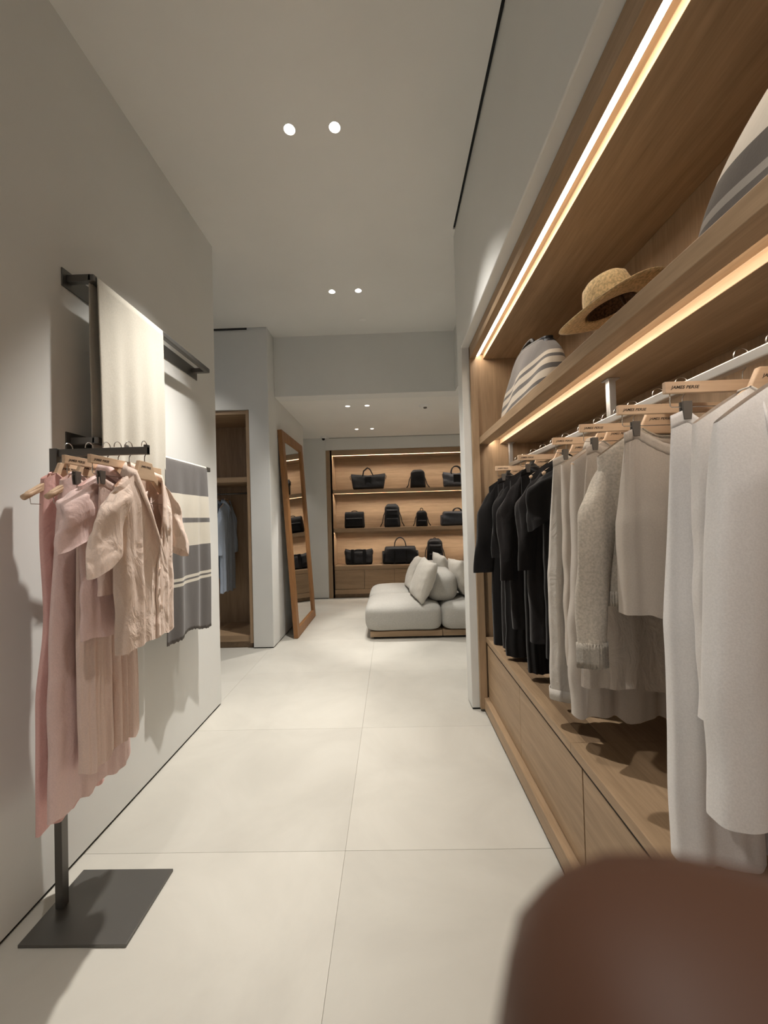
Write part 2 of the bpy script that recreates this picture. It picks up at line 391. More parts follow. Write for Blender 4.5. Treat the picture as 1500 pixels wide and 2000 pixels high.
cpart('bench_top', MB().box(.70, 1.199, Y0, 1.584, .530, .5705), M['oakY'], bevel=.002)
# hanging rail
rl = empty('hanging_rail', (.93, 1.5, 1.86), 0, 'square silver hanging rail slung under the lit oak shelf', 'rail')
def rsq(mb, w=.014): return mb
mb = MB(); w = .0145
mb.prism([(.93-w, 1.868), (.93+w, 1.868), (.93+w, 1.898), (.93-w, 1.898)], -2.6, 2.975, 'Y')
mb.build('rod', M['alu'], rl, (.93, 1.5, 1.86), bevel=.004)
for y in (2.955, 1.61, .25, -1.1, -2.4):
    MB().box(.93-.0145, .93+.0145, y-.013, y+.013, 1.898, 2.051).box(.905, .955, y-.025, y+.025, 2.046, 2.0515).build('bracket', M['alu'], rl, (.93, 1.5, 1.86), bevel=.002)

# ================================================================== HANGERS
def text_mesh(s, size, shear=.3, offset=.012):
    cu = bpy.data.curves.new('lettering', 'FONT'); cu.body = s; cu.size = size; cu.shear = shear; cu.offset = offset*size
    cu.extrude = .0003; cu.align_x = 'LEFT'; cu.space_character = 1.0; cu.resolution_u = 2
    t = bpy.data.objects.new('tmp', cu); C.objects.link(t); bpy.context.view_layer.update()
    me = bpy.data.meshes.new_from_object(t.evaluated_get(bpy.context.evaluated_depsgraph_get()))
    bpy.data.objects.remove(t); bpy.data.curves.remove(cu)
    # stand upright facing -y
    for v in me.vertices: x, y, z = v.co; v.co = (x*1.12, -z, y)
    me.materials.clear(); me.materials.append(M['ink']); me.name = 'lettering'
    return me
TXT = text_mesh('JAMES PERSE', .0115)
def hook(mb, r=.0205, zc=.063, n=18):
    pts = [(r*math.cos(a), 0, zc + r*math.sin(a)) for a in np.linspace(R(190), R(-40), n)]
    pts = pts + [(.010, 0, zc-.030), (.001, 0, zc-.042), (0, 0, zc-.054), (0, 0, -.004)]
    mb.tube(pts, .0018, 8)
def lettering(par, x, y, z):
    o = bpy.data.objects.new('lettering', TXT); C.objects.link(o); o.parent = par; o.location = (x, y, z); return o
def clip_hanger():
    """flat bar hanger; origin at the bar's top centre, wire and two clips below"""
    t = empty('clip_hanger')
    bar = MB().box(-.205, .205, -.006, .006, -.030, 0).build('bar', M['hang'], t, bevel=.0015)
    mb = MB(); hook(mb); mb.build('hook', M['hook'], t, smooth=True)
    MB().tube([(-.19, 0, -.028), (-.19, 0, -.062), (-.186, 0, -.066), (.186, 0, -.066), (.19, 0, -.062), (.19, 0, -.028)], .0014, 6).build('wire', M['hook'], t, smooth=True)
    for sx in (-1, 1):
        mb = MB(); mb.prism([(-.012, -.052), (.012, -.052), (.012, -.075), (.009, -.100), (-.009, -.100), (-.012, -.075)], -.008, -.003, 'Y')
        mb.prism([(-.012, -.052), (.012, -.052), (.012, -.075), (.009, -.100), (-.009, -.100), (-.012, -.075)], .003, .008, 'Y').box(-.006, .006, -.003, .003, -.066, -.056)
        o = mb.build('clip', M['clip'], t, bevel=.001); o.location = (sx*.150, 0, 0)
    lettering(bar, -.19, -.0062, -.0195)
    return t
def shirt_hanger():
    t = empty('shirt_hanger')
    h_ = [(.045, 0), (.064, -.042), (.12, -.086), (.178, -.122), (.190, -.138), (.180, -.146), (.12, -.116), (.055, -.074)]
    up = h_ + [(-x, z) for x, z in h_[::-1]]
    fr = MB().prism(up, -.008, .008, 'Y').build('frame', M['hang'], t, bevel=.003)
    for sx in (-1, 1):
        MB().tube([(sx*.10, 0, -.087), (sx*.14, 0, -.112), (sx*.17, 0, -.131), (sx*.193, 0, -.144)], [.005, .0095, .0115, .0105], 12).build('shoulder_end', M['hang'], t, smooth=True)
    mb = MB(); hook(mb); mb.build('hook', M['hook'], t, smooth=True)
    MB().tube([(-.17, 0, -.134), (-.165, 0, -.165), (.165, 0, -.165), (.17, 0, -.134)], .0014, 6).build('wire', M['hook'], t, smooth=True)
    lettering(fr, -.040, -.0082, -.026)
    return t
CH = clip_hanger(); SH = shirt_hanger()
used = {'c': False, 's': False}
def hanger(kind, loc, rz, label, group):
    src = CH if kind == 'c' else SH
    o = copy_tree(src) if used[kind] else src
    used[kind] = True
    o.location = loc; o.rotation_euler = (0, 0, rz); tag(o, label, 'hanger', group); return o

# ================================================================== GARMENTS
def fold(x, v, seed, k=3.0, amp=1.0):
    rg = np.random.RandomState(seed); s = 0*x
    for i in range(5):
        kk = k*(.55+.45*i)*rg.uniform(.8, 1.25); s = s + rg.uniform(.4, 1)/(1+.5*i)*np.sin(2*PI*kk*x + rg.uniform(0, 6.3) + v*rg.uniform(-1.6, 1.6))
    return amp*s*.5
def body_shell(sw, hw, L, T=.035, nw=.075, dip=.09, seed=1, amp=.012, k=4, shoulder=.10, hem=.008, waist=None, nu=112, nv=54, ztop=-.020, nd=.045, vneck=False, armw=None, slit=0):
    """closed tube of cloth: shoulders at the top, hem at -L. local x = width, y = thickness"""
    u = np.linspace(0, 2*PI, nu, endpoint=False); v = np.linspace(0, 1, nv)**1.15
    U, V = np.meshgrid(u, v); c = np.cos(U); s = np.sin(U)
    W = sw + (hw-sw)*np.clip(V*1.6, 0, 1)**.8
    if armw is not None: W = W - armw*np.exp(-((V-.14)/.09)**2)
    if waist: W = W - waist*np.exp(-((V-.40)/.18)**2)
    xn = np.sign(c)*np.abs(c)**.75
    x = W*xn
    t0 = .0165 + (nd-.0165)*np.clip(1-(x/nw)**2, 0, 1)
    grow = np.clip(V/.18, 0, 1)**.7
    th = t0*(1-grow) + T*grow
    y = th*np.sign(s)*np.abs(s)**.55
    side = np.sign(s)
    y = y + fold(xn*.5 + side*.13, V, seed, k, amp)*np.clip(V*1.5, 0, 1)**.8 * (.35+.65*np.abs(s)**.5)
    x = x + fold(V*1.3+U*.05, V, seed+9, 1.6, amp*.5)*np.clip(V*2, 0, 1)
    zt = ztop - shoulder*(np.abs(x)/sw)**1.3
    inn = np.clip(1-(np.abs(x)/nw)**(1 if vneck else 2), 0, 1)
    zt = zt - np.where(s < 0, dip, .012)*inn
    zb = -L + fold(xn*.5, V, seed+3, 2.2, hem) + slit*np.abs(xn)**6
    z = zt + (zb-zt)*V
    return np.stack([x, y, z], -1)
def garment(name, loc, rz, label, cat, group): return empty(name, loc, rz, label, cat, group)
def sleeve(par, sgn, sw, Ls, m, seed, r0=.075, r1=.05, out=.03, name='sleeve', z0=-.065, cuff=None, rib=False, fwd=.01, nseg=34):
    n = 28; V = []; rg = np.random.RandomState(seed)
    P = np.zeros((nseg, n, 3))
    for i in range(nseg):
        f = i/(nseg-1); 
        cx = sgn*(sw-.055 + .055*min(1, f*3.2) + out*f); cz = z0 + .012 - Ls*f
        rx = (r0*min(1, .30+f*2.2))*(1-f) + r1*f; ry = (.014 + .024*min(1, f*4))*(1-.25*f)
        for j in range(n):
            a = 2*PI*j/n; w = 1 + .10*math.sin(3*a+seed+f*5)*min(1, f*3) + .07*math.sin(5*a-f*9+seed)
            xx = cx + rx*w*math.cos(a); yy = -fwd*f + ry*w*math.sin(a) + .006*math.sin(9*f+seed)
            P[i, j] = (xx, yy, cz + .018*math.cos(a)*(-sgn)*(1-f)*1.2 - (.032*f*math.cos(a)*sgn if Ls < .35 else 0) + .003*math.sin(f*40+a))
    mb = MB(); mb.grid(P, True)
    mb.f.append(tuple(range(n)))
    o = mb.build(name, m, par, smooth=True)
    if cuff:
        h = cuff; K = 5; Q = np.zeros((K, n*2, 3)); c0 = P[-1].mean(0)
        for i in range(K):
            for j in range(n*2):
                a = 2*PI*j/(n*2); rr = 1.04 + (.16*math.cos(j*PI) if rib else 0)
                b = P[-1, (j//2) % n]*(1-(j % 2)/2) + P[-1, (j//2+1) % n]*((j % 2)/2)
                q = c0 + (b-c0)*rr*(.92 if rib else 1); Q[i, j] = (q[0], q[1], q[2] + .004 - h*i/(K-1))
        MB().grid(Q, True).build('cuff', m, par, smooth=True, solid=.002)
    return o
def collar(par, B, m, nw, h=.032, open_front=.0, flip=.045, name='collar'):
    """fold-over collar following the neck opening of body grid B"""
    top = B[0]; n = len(top); idx = [j for j in range(n) if abs(top[j][0]) < nw*1.02]
    back = sorted([j for j in idx if top[j][1] > 0], key=lambda j: top[j][0]); front = [j for j in idx if top[j][1] <= 0]
    fr = sorted([j for j in front if top[j][0] > 0], key=lambda j: -top[j][0]); fl_ = sorted([j for j in front if top[j][0] <= 0], key=lambda j: -top[j][0])
    path = fl_ + back + fr if True else []
    pts = np.array([top[j] for j in path]); k = len(pts)
    P = np.zeros((5, k, 3)); cen = np.array([0, .0, 0])
    for i in range(k):
        d = pts[i]-cen; d[2] = 0; d = d/max(1e-6, np.linalg.norm(d)); e = min(i, k-1-i)/k; tip = 1 + .5*max(0, 1-e*8)
        P[0, i] = pts[i]; P[1, i] = pts[i] + (d[0]*.002, d[1]*.002, h*.6); P[2, i] = pts[i] + (d[0]*.006, d[1]*.006, h)
        P[3, i] = pts[i] + (d[0]*.014, d[1]*.014, h*.4); P[4, i] = pts[i] + (d[0]*.022, d[1]*.022, h - flip*tip)
    return MB().grid(P).build(name, m, par, smooth=True, solid=.0015)
def waistband(par, w, m, z=-.072, droop=.05, h=.035, thick=.03, seed=2, name='waistband', clipx=.15, ruffle=0):
    n = 96; P = np.zeros((4, n, 3))
    for i in range(4):
        for j in range(n):
            a = 2*PI*j/n; x = w*math.cos(a); xn = x/w; q = max(0, 1-(x/clipx)**2)
            s = math.sin(a); y = s*(.006 + (thick)*q); side = -1 if s < 0 else 1
            zz = z - droop*q*(1 if side < 0 else .45) - .02*max(0, abs(x)-clipx)/.03*.6
            rf = ruffle*math.sin(a*34+seed)
            P[i, j] = (x, y + rf, zz - h*i/3)
    MB().grid(P, True).build(name, m, par, smooth=True, solid=.002)
    return P[-1]
def bottoms(par, w, L, m, legs=True, seed=3, z=-.072, droop=.05, hw=None, amp=.012, T=.028, thick=.03, crotch=.30, ruffle=0, band=True, hem=.006, k=3.2, flare=0, cuff=0):
    """trousers, shorts or a skirt hanging from clips at +-.15"""
    hb = .035
    if band: waistband(par, w, m, z, droop, hb, thick, seed, ruffle=ruffle)
    hw = hw or w
    def skirt(x0, x1, ztop_f, Lt, xb0, xb1, sd, nm, z_at=0):
        nu, nv = 84, 52; u = np.linspace(0, 2*PI, nu, endpoint=False); v = np.linspace(0, 1, nv); U, V = np.meshgrid(u, v)
        c, s = np.cos(U), np.sin(U); xn = np.sign(c)*np.abs(c)**.8
        cx0, cx1, h0, h1 = (x0+x1)/2, (xb0+xb1)/2, (x1-x0)/2, (xb1-xb0)/2
        g = np.clip(V*2.2, 0, 1); x = (cx0+h0*xn)*(1-g) + (cx1+h1*xn)*g
        q = np.clip(1-(x/.15)**2, 0, 1); th = (.006+thick*q)*(1-g) + T*g
        y = th*np.sign(s)*np.abs(s)**.6 + fold(xn*.5+np.sign(s)*.17, V, sd, k, amp)*np.clip(V*2, 0, 1)**.8*(.3+.7*np.abs(s)**.5)
        y = y + ruffle*np.sin(U*17*2+seed)*(1-V)**4
        x = x + fold(V*1.1, V, sd+5, 1.5, amp*.6)*V
        zt = z - hb - droop*q*np.where(s < 0, 1, .45) - .012*np.clip(np.abs(x)-.15, 0, 1)/.03
        zb = -Lt + fold(xn*.5, V, sd+2, 1.7, hem)
        P = np.stack([x, y, zt+(zb-zt)*V], -1); o = MB().grid(P, True).build(nm, m, par, smooth=True)
        if cuff:
            B = P[-1]; cen = B.mean(0); Q = np.zeros((3, nu, 3))
            for i in range(3): Q[i] = cen + (B-cen)*1.06; Q[i, :, 2] = B[:, 2] + .004 + (0, cuff/2, cuff)[i]
            MB().grid(Q, True).build('turn_up', m, par, smooth=True, solid=.003)
        return o
    if legs:
        skirt(-w, .01, None, L, -hw-flare, -.004, seed, 'leg'); skirt(-.01, w, None, L*.995, .004, hw+flare, seed+11, 'leg')
    else: skirt(-w, w, None, L, -hw-flare, hw+flare, seed, 'skirt')
def placket(par, B, m, buttons=5, x0=0, gap=0, dip=.09):
    """strip down the front of body grid B following its surface"""
    nv, nu = B.shape[:2]; fr = [j for j in range(nu) if math.sin(2*PI*j/nu) < -.2]
    P = []; js = min(fr, key=lambda j: abs(B[nv//2][j][0]-x0-.012)); je = min(fr, key=lambda j: abs(B[nv//2][j][0]-x0+.012))
    a, b = min(js, je), max(js, je); cols = list(range(a, b+1)) if b-a >= 1 else [a, a+1]
    G = B[:, cols].copy(); G[:, :, 1] -= .0035
    MB().grid(G).build('placket', m, par, smooth=True, solid=.002)
    mb = MB(); mid = cols[len(cols)//2]
    for i in range(buttons):
        p = B[int(4+(nv-10)*i/buttons)][mid]; mb.tube([(p[0], p[1]-.005, p[2]), (p[0], p[1]-.008, p[2])], .0055, 10)
    mb.build('buttons', m, par, kind='stuff')
def pocket(par, B, m, x0, v0, v1, wid=.085):
    nv, nu = B.shape[:2]; fr = [j for j in range(nu) if math.sin(2*PI*j/nu) < -.2]
    i0, i1 = int(nv*v0), int(nv*v1); cols = [j for j in fr if x0 <= B[i0][j][0] <= x0+wid]
    if len(cols) < 3: return
    G = B[i0:i1, min(cols):max(cols)+1].copy(); G[:, :, 1] -= .003
    MB().grid(G).build('pocket', m, par, smooth=True, solid=.002)
def top(name, loc, rz, label, cat, group, m, sw=.205, hw=.235, L=.65, sl=None, col=True, seed=1, amp=.014, plk=True, vneck=True, dip=.12, T=.04, r0=.08, r1=.055, nw=.075, pk=False, cuff=None, rib=False, out=.03, armw=None, waist=None, hem=.008, k=4, shoulder=.11, nd=.045, h=.032, ribhem=0, slit=0):
    t = garment(name, loc, rz, label, cat, group)
    B = body_shell(sw, hw, L, T, nw, dip, seed, amp, k, shoulder, hem, waist, vneck=vneck, armw=armw, nd=nd, slit=slit)
    MB().grid(B, True).build('body', m, t, smooth=True)
    if sl:
        for s in (-1, 1): sleeve(t, s, sw, sl, m, seed*3+s, r0, r1, out, cuff=cuff, rib=rib, z0=-.008-shoulder)
    if col: collar(t, B, m, nw, h)
    elif not col:
        nb = np.array(sorted([p for p in B[0] if abs(p[0]) < nw*1.05], key=lambda p: math.atan2(p[1], p[0]))); 
        if len(nb) > 4: MB().tube([tuple(p) for p in nb]+[tuple(nb[0])], .0035, 6, cap=False).build('neckline', m, t, smooth=True)
    if plk: placket(t, B, m)
    if pk: pocket(t, B, m, .05, .22, .40)
    if ribhem:
        nvr, nu = B.shape[:2]; E = B[-1]; K = 4; Q = np.zeros((K, nu*2, 3))
        for i in range(K):
            for j in range(nu*2):
                b = E[(j//2) % nu]*(1-(j % 2)/2) + E[(j//2+1) % nu]*((j % 2)/2); q = b.copy()
                rr = .0035*(1 if j % 4 < 2 else -1); sgn = 1 if b[1] > E[:, 1].mean() else -1
                q[1] += rr*sgn; q[2] -= ribhem*i/(K-1) - .003; Q[i, j] = q
        MB().grid(Q, True).build('rib_hem', m, t, smooth=True, solid=.002)
    return t

RX, RZ = .93, 1.836
GW = 'white clothes at the near end of the right rail'; GT = 'taupe clothes in the middle of the right rail'; GB = 'black clothes at the far end of the right rail'
GH = 'wooden hangers on the right rail'
def H(kind, y, label, dz=0): return hanger(kind, (RX, y, RZ+dz), 0, label, GH)
# --- near to far
H('s', .84, 'wooden shirt hanger inside the nearest white blouse at the right frame edge')
t = top('blouse', (RX, .84, RZ), 0, 'white blouse with gathered shoulder, nearest garment at the right edge', 'blouse', GW, M['c_white'], sw=.225, hw=.262, L=1.0, sl=None, col=False, seed=4, amp=.012, plk=False, T=.05, k=3, hem=.02, shoulder=.13, dip=.06, nd=.05)
# shoulder gathers
mb = MB(); rg = random.Random(3)
for i in range(15):
    x = .02+.011*i-.16; zt = -.035-.13*(abs(x)/.225)**1.3
    mb.tube([(x, -.018, zt), (x-.004, -.034, zt-.05), (x-.006+rg.uniform(-.004, .004), -.042, zt-.13-rg.uniform(0, .05))], [.0018, .0035, .001], 6)
mb.build('shoulder_gathers', M['c_white'], t, smooth=True, kind='stuff')
H('s', .93, 'wooden shirt hanger between the white blouse and the white trousers')
top('tunic_top', (RX, .93, RZ), 0, 'shorter white sleeveless top seen between the blouse and white trousers', 'top', GW, M['c_white2'], sw=.20, hw=.21, L=.83, col=False, seed=6, plk=False, T=.035, vneck=True, dip=.14, hem=.018, shoulder=.11)
H('c', 1.017, 'flat bar hanger nearest the camera on the right rail, lettered at its end')
t = garment('trousers', (RX, 1.017, RZ), 0, 'long white trousers clipped by the waist, reaching the bench', 'trousers', GW)
bottoms(t, .19, 1.235, M['c_white'], seed=5, droop=.09, hw=.225, amp=.012, T=.032, hem=.018, k=2.4)
H('c', 1.225, 'second flat bar hanger from the near end of the right rail, holding taupe shorts')
t = garment('shorts', (RX, 1.225, RZ), 0, 'taupe shorts with gathered waistband and slanted hem, left of the white trousers', 'shorts', GT)
bottoms(t, .185, .655, M['c_taupe'], legs=True, seed=8, droop=.075, hw=.215, amp=.01, T=.045, ruffle=.0022, hem=.02, k=2.2)
H('s', 1.33, 'wooden shirt hanger holding the oatmeal knit sweater')
top('sweater', (RX, 1.33, RZ), 0, 'oatmeal knitted sweater with ribbed cuffs', 'sweater', GT, M['c_knit'], sw=.215, hw=.21, L=.60, sl=.655, col=False, seed=9, plk=False, amp=.012, T=.045, r0=.075, r1=.045, cuff=.085, rib=True, out=.045, ribhem=.05, vneck=False, dip=.07, shoulder=.125)
H('c', 1.47, 'flat bar hanger directly behind the oatmeal sweater hanger')
t = garment('skirt', (RX, 1.47, RZ), 0, 'long crumpled taupe linen skirt hanging below the oatmeal sweater', 'skirt', GT)
bottoms(t, .18, .99, M['c_taupel'], legs=False, seed=12, hw=.225, amp=.02, T=.04, hem=.02)
H('s', 1.56, 'wooden shirt hanger of the long satin dress behind the linen skirt')
top('dress', (RX, 1.56, RZ), 0, 'long taupe satin dress, its hem showing lowest below the linen skirt', 'dress', GT, M['c_satin'], sw=.195, hw=.235, L=1.14, col=False, seed=15, plk=False, amp=.022, T=.045, hem=.025, dip=.12, waist=.02)
H('s', 1.645, 'wooden shirt hanger inside the taupe button shirt')
top('shirt', (RX, 1.645, RZ), 0, 'taupe collared shirt between pale linen trousers and the sweater', 'shirt', GT, M['c_taupe'], sw=.20, hw=.205, L=.98, sl=None, seed=18, amp=.012)
H('c', 1.715, 'flat bar hanger holding the pale linen trousers beside the black clothes')
t = garment('trousers', (RX, 1.715, RZ), 0, 'pale linen trousers with turned-up hem beside the black clothes', 'trousers', GT)
bottoms(t, .205, 1.155, M['c_linen'], seed=21, hw=.225, amp=.014, T=.034, flare=.02, cuff=.045, hem=.01, droop=.06)
H('s', 1.86, 'wooden shirt hanger of the black garment next to the pale linen trousers')
top('tunic_top', (RX, 1.86, RZ), 0, 'black long tunic next to the pale linen trousers, nearest of the black clothes', 'top', GB, M['c_black'], sw=.19, hw=.205, L=1.03, sl=.28, seed=24, amp=.02, plk=False, col=False)
H('s', 2.03, 'wooden shirt hanger second among the black clothes from the near side')
top('tunic_top', (RX, 2.03, RZ), 0, 'black gauze top, second of the black clothes from the near side', 'top', GB, M['c_black2'], sw=.19, hw=.22, L=1.0, sl=.52, seed=27, amp=.02, plk=False, col=False)
H('c', 2.18, 'flat bar hanger in the middle of the black clothes')
t = garment('trousers', (RX, 2.18, RZ), 0, 'black trousers clipped by the waist in the middle of the black clothes', 'trousers', GB)
bottoms(t, .19, 1.22, M['c_black'], seed=30, amp=.014, T=.032)
H('s', 2.33, 'wooden shirt hanger right behind the black trousers')
top('shirt', (RX, 2.33, RZ), 0, 'black long-sleeved shirt behind the black trousers', 'shirt', GB, M['c_black2'], sw=.205, hw=.22, L=1.02, sl=.62, seed=33, amp=.016)
H('s', 2.49, 'wooden shirt hanger third from the oak end panel')
top('dress', (RX, 2.49, RZ), 0, 'black dress hanging third from the oak end panel', 'dress', GB, M['c_black'], sw=.20, hw=.215, L=1.24, sl=.5, seed=36, amp=.018, col=False, plk=False)
H('c', 2.65, 'flat bar hanger nearest the oak end panel with lettering on its end')
t = garment('trousers', (RX, 2.65, RZ), 0, 'black trousers hanging second from the oak end panel', 'trousers', GB)
bottoms(t, .19, 1.24, M['c_black2'], seed=39, amp=.012, T=.03)
H('s', 2.80, 'wooden shirt hanger farthest along the right rail against the end panel')
top('dress', (RX, 2.80, RZ), 0, 'black long dress with wide half sleeves farthest along the rail', 'dress', GB, M['c_black'], sw=.215, hw=.215, L=1.262, sl=.64, seed=42, amp=.01, col=True, plk=False, r1=.07, out=.055, slit=0)

# ================================================================== LEFT RACK
st = (-1.335, 1.5, 0)
rk = empty('garment_stand', st, 0, 'dark steel clothes stand with square post, arm and flat base plate', 'clothes stand')
MB().box(-1.378, -.985, 1.372, 1.668, 0, .012).build('base_plate', M['metal'], rk, st, bevel=.0015)
MB().box(-1.352, -1.322, 1.497, 1.527, .012, 1.815).build('post', M['metal'], rk, st, bevel=.0015)
MB().box(-1.322, -.962, 1.504, 1.520, 1.782, 1.812).box(-.975, -.962, 1.502, 1.522, 1.782, 1.820).build('arm', M['metal'], rk, st, bevel=.0012)
LY, LZ = 1.512, 1.752
GL = 'pink and peach clothes on the steel stand'; GLH = 'wooden hangers on the steel stand'
def HL(kind, x, label, dy=0): return hanger(kind, (x, LY+dy, LZ), PI/2, label, GLH)
A90 = PI/2
HL('s', -1.285, 'wooden shirt hanger farthest left on the stand, its end sticking out of the rose dress')
top('dress', (-1.285, LY, LZ), A90, 'long rose pink sleeveless dress farthest left on the stand', 'dress', GL, M['c_rose'], sw=.12, hw=.16, L=1.34, col=False, seed=51, plk=False, T=.018, amp=.010, waist=.03, dip=.12, shoulder=.05, hem=.03)
HL('s', -1.20, 'second hanger from the post, its round end standing free of the pale dress')
top('dress', (-1.20, LY, LZ), A90, 'long pale pink sleeveless dress second from the left on the stand', 'dress', GL, M['c_pink'], sw=.135, hw=.20, L=1.27, col=False, seed=57, plk=False, amp=.016, T=.022, dip=.12, shoulder=.06, hem=.035)
HL('c', -1.130, 'third hanger from the post on the stand, a flat lettered bar')
t = garment('trousers', (-1.130, LY, LZ), A90, 'blush linen trousers ending at knee height below the shirts', 'trousers', GL)
bottoms(t, .15, 1.14, M['c_pinkb'], seed=60, amp=.016, T=.022, hw=.15, hem=.02)
HL('s', -1.085, 'fourth hanger from the post, inside the pale pink shirt')
top('shirt', (-1.085, LY, LZ), A90, 'pale pink short-sleeved linen shirt in the middle of the stand', 'shirt', GL, M['c_pink'], sw=.195, hw=.195, L=.655, sl=.22, shoulder=.09, seed=59, amp=.012, T=.02, r0=.08, r1=.075, out=.02, hem=.012)
HL('c', -1.040, 'fifth hanger from the post, the longest visible lettered bar on the stand')
t = garment('shorts', (-1.040, LY, LZ), A90, 'blush linen shorts hidden between the pink and peach shirts', 'shorts', GL)
bottoms(t, .16, .50, M['c_pinkb'], seed=63, amp=.010, T=.016, hw=.17)
HL('s', -.978, 'outermost wooden shirt hanger at the free end of the stand arm').rotation_euler.z = A90+R(6)
top('shirt', (-.978, LY, LZ), A90+R(6), 'peach short-sleeved linen shirt with open collar at the arm end', 'shirt', GL, M['c_peach'], sw=.19, hw=.185, L=.70, sl=.29, seed=66, amp=.013, T=.038, dip=.34, r0=.068, r1=.08, out=.085, pk=True, nw=.098, nd=.05, hem=.012, shoulder=.095)

# ================================================================== WALL RAILS AND BLANKETS
def wall_rail(ya, yb, z, label):
    t = empty('wall_rail', (-1.447, (ya+yb)/2, z), 0, label, 'rail', 'steel rails on the left wall'); o = tuple(t.location)
    MB().box(-1.447, -1.441, ya-.02, yb+.06, z-.045, z+.038).build('back_plate', M['metal'], t, o, bevel=.001)
    MB().box(-1.345, -1.315, ya, yb, z-.016, z+.016).build('bar', M['metal'], t, o, bevel=.005)
    for y in (ya, yb-.03): MB().box(-1.441, -1.33, y, y+.03, z-.0155, z+.0155).build('arm', M['metal'], t, o, bevel=.002)
wall_rail(1.695, 2.81, 2.628, 'upper wall rail of dark steel carrying the cream blanket')
wall_rail(1.705, 2.79, 1.890, 'lower wall rail of dark steel carrying the striped blanket')
def blanket(name, y0, y1, z, zf, zb, m, label, seed, amp=.018, slope=0, gather=0, lean=0, kf=1.4):
    t = empty(name, (-1.33, (y0+y1)/2, z), 0, label, 'blanket'); o = tuple(t.location)
    ns, ny = 90, 70; P = np.zeros((ns, ny, 3)); r = .0195
    Lf, Lb = z-zf, z-zb; tot = Lb + PI*r + Lf; rg = np.random.RandomState(seed)
    for j in range(ny):
        q = j/(ny-1)
        hf = rg.uniform(-.004, .004) + .018*math.sin(q*7+seed) - slope*(q-.5); 
        for i in range(ns):
            s = i/(ns-1)*tot
            if s < Lb: x, zz, d, sd = -r, z-(Lb-s)*(1+hf/Lb), (Lb-s)/Lb, -1
            elif s < Lb+PI*r: a = PI*(1-(s-Lb)/(PI*r)); x, zz, d, sd = r*math.cos(a), z+r*math.sin(a), 0, 1
            else: x, zz, d, sd = r, z-(s-Lb-PI*r)*(1-hf/Lf), (s-Lb-PI*r)/Lf, 1
            w = fold(np.array(q*1.0), np.array(d), seed+(0 if sd > 0 else 4), kf, amp)*min(1, d*2.2)**.9
            y = y0 + (y1-y0)*q + gather*d*(.5-q)*(y1-y0) + lean*d + .006*math.sin(d*6+seed)*d
            P[i, j] = (-1.33 + x + float(w) + sd*.006*min(1, d*4)*(1 if sd > 0 else .5), y, zz)
    P = P - np.array(o)
    MB().grid(P).build('cloth', m, t, smooth=True, solid=.004)
    return t
blanket('blanket', 1.712, 2.215, 2.628, .93, 1.35, M['c_cream'], 'plain cream blanket hung over the upper wall rail', 11, .022, lean=.0, gather=.04, kf=1.9)
zz = lambda v: v - 1.890
bands = [(zz(.5), GR), (zz(1.118), CR), (zz(1.137), GR), (zz(1.150), CR), (zz(1.169), GR), (zz(1.356), CR), (zz(1.504), GR), (zz(1.535), CR), (zz(1.685), GR), (zz(1.893), CR)]
M['stripe'] = striped('striped_wool', bands)
blanket('blanket', 2.205, 2.72, 1.890, .80, .86, M['stripe'], 'grey and cream striped blanket hung over the lower wall rail', 17, .026, slope=.03, kf=2.1)

# ================================================================== LEFT WARDROBE
wb = (-1.7, 4.56, 0)
wr = empty('wardrobe_unit', wb, 0, 'dark oak wardrobe niche beside the leaning mirror, holding blue shirts', 'wardrobe')
def wpart(n, mb, m, **k): return mb.build(n, m, wr, wb, **k)
wpart('side_panel', MB().box(-1.715, -1.675, 4.56, 5.2, .06, 2.845), M['oakZ'], bevel=.002)
wpart('side_panel', MB().box(-3.39, -3.35, 4.56, 5.2, .06, 2.845), M['oakZ'], bevel=.002)
wpart('back_panel', MB().box(-3.39, -1.675, 5.2, 5.23, .06, 2.845), M['oakZ'])
wpart('top_board', MB().box(-3.35, -1.715, 4.57, 5.2, 2.80, 2.845), M['oakX'], bevel=.002)
wpart('shelf', MB().box(-3.35, -1.715, 4.60, 5.2, 1.985, 2.045), M['oakX'], bevel=.002)
wpart('base', MB().box(-3.35, -1.715, 4.58, 5.2, .075, .150), M['oakX'], bevel=.002)
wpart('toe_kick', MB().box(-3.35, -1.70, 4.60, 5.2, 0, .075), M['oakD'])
r2 = empty('hanging_rail', (-2.5, 4.9, 1.87), 0, 'hanging rail inside the dark wardrobe niche', 'rail')
MB().tube([(-3.34, 4.9, 1.87), (-1.72, 4.9, 1.87)], .012, 12).build('rod', M['metal'], r2, (-2.5, 4.9, 1.87), smooth=True)
for i, x in enumerate((-2.115, -2.20, -2.32)):
    z = 1.81
    lb = ['hanger of the blue shirt nearest the wardrobe side panel', 'hanger of the middle blue shirt hidden in the wardrobe niche', 'hanger of the farthest blue shirt hidden in the wardrobe niche'][i]
    hanger('s', (x, 4.9, z), A90, lb, 'hangers in the wardrobe niche')
    top('shirt', (x, 4.9, z), A90, ['light blue long-sleeved shirt in the wardrobe niche, nearest its side panel', 'middle light blue shirt mostly hidden in the wardrobe niche', 'farthest light blue shirt hidden in the wardrobe niche'][i], 'shirt', 'blue shirts in the wardrobe niche',
        M['c_blue'], sw=.2, hw=.21, L=1.18 if i == 0 else 1.0, sl=.6, seed=70+i, T=.03, amp=.022, hem=.03)

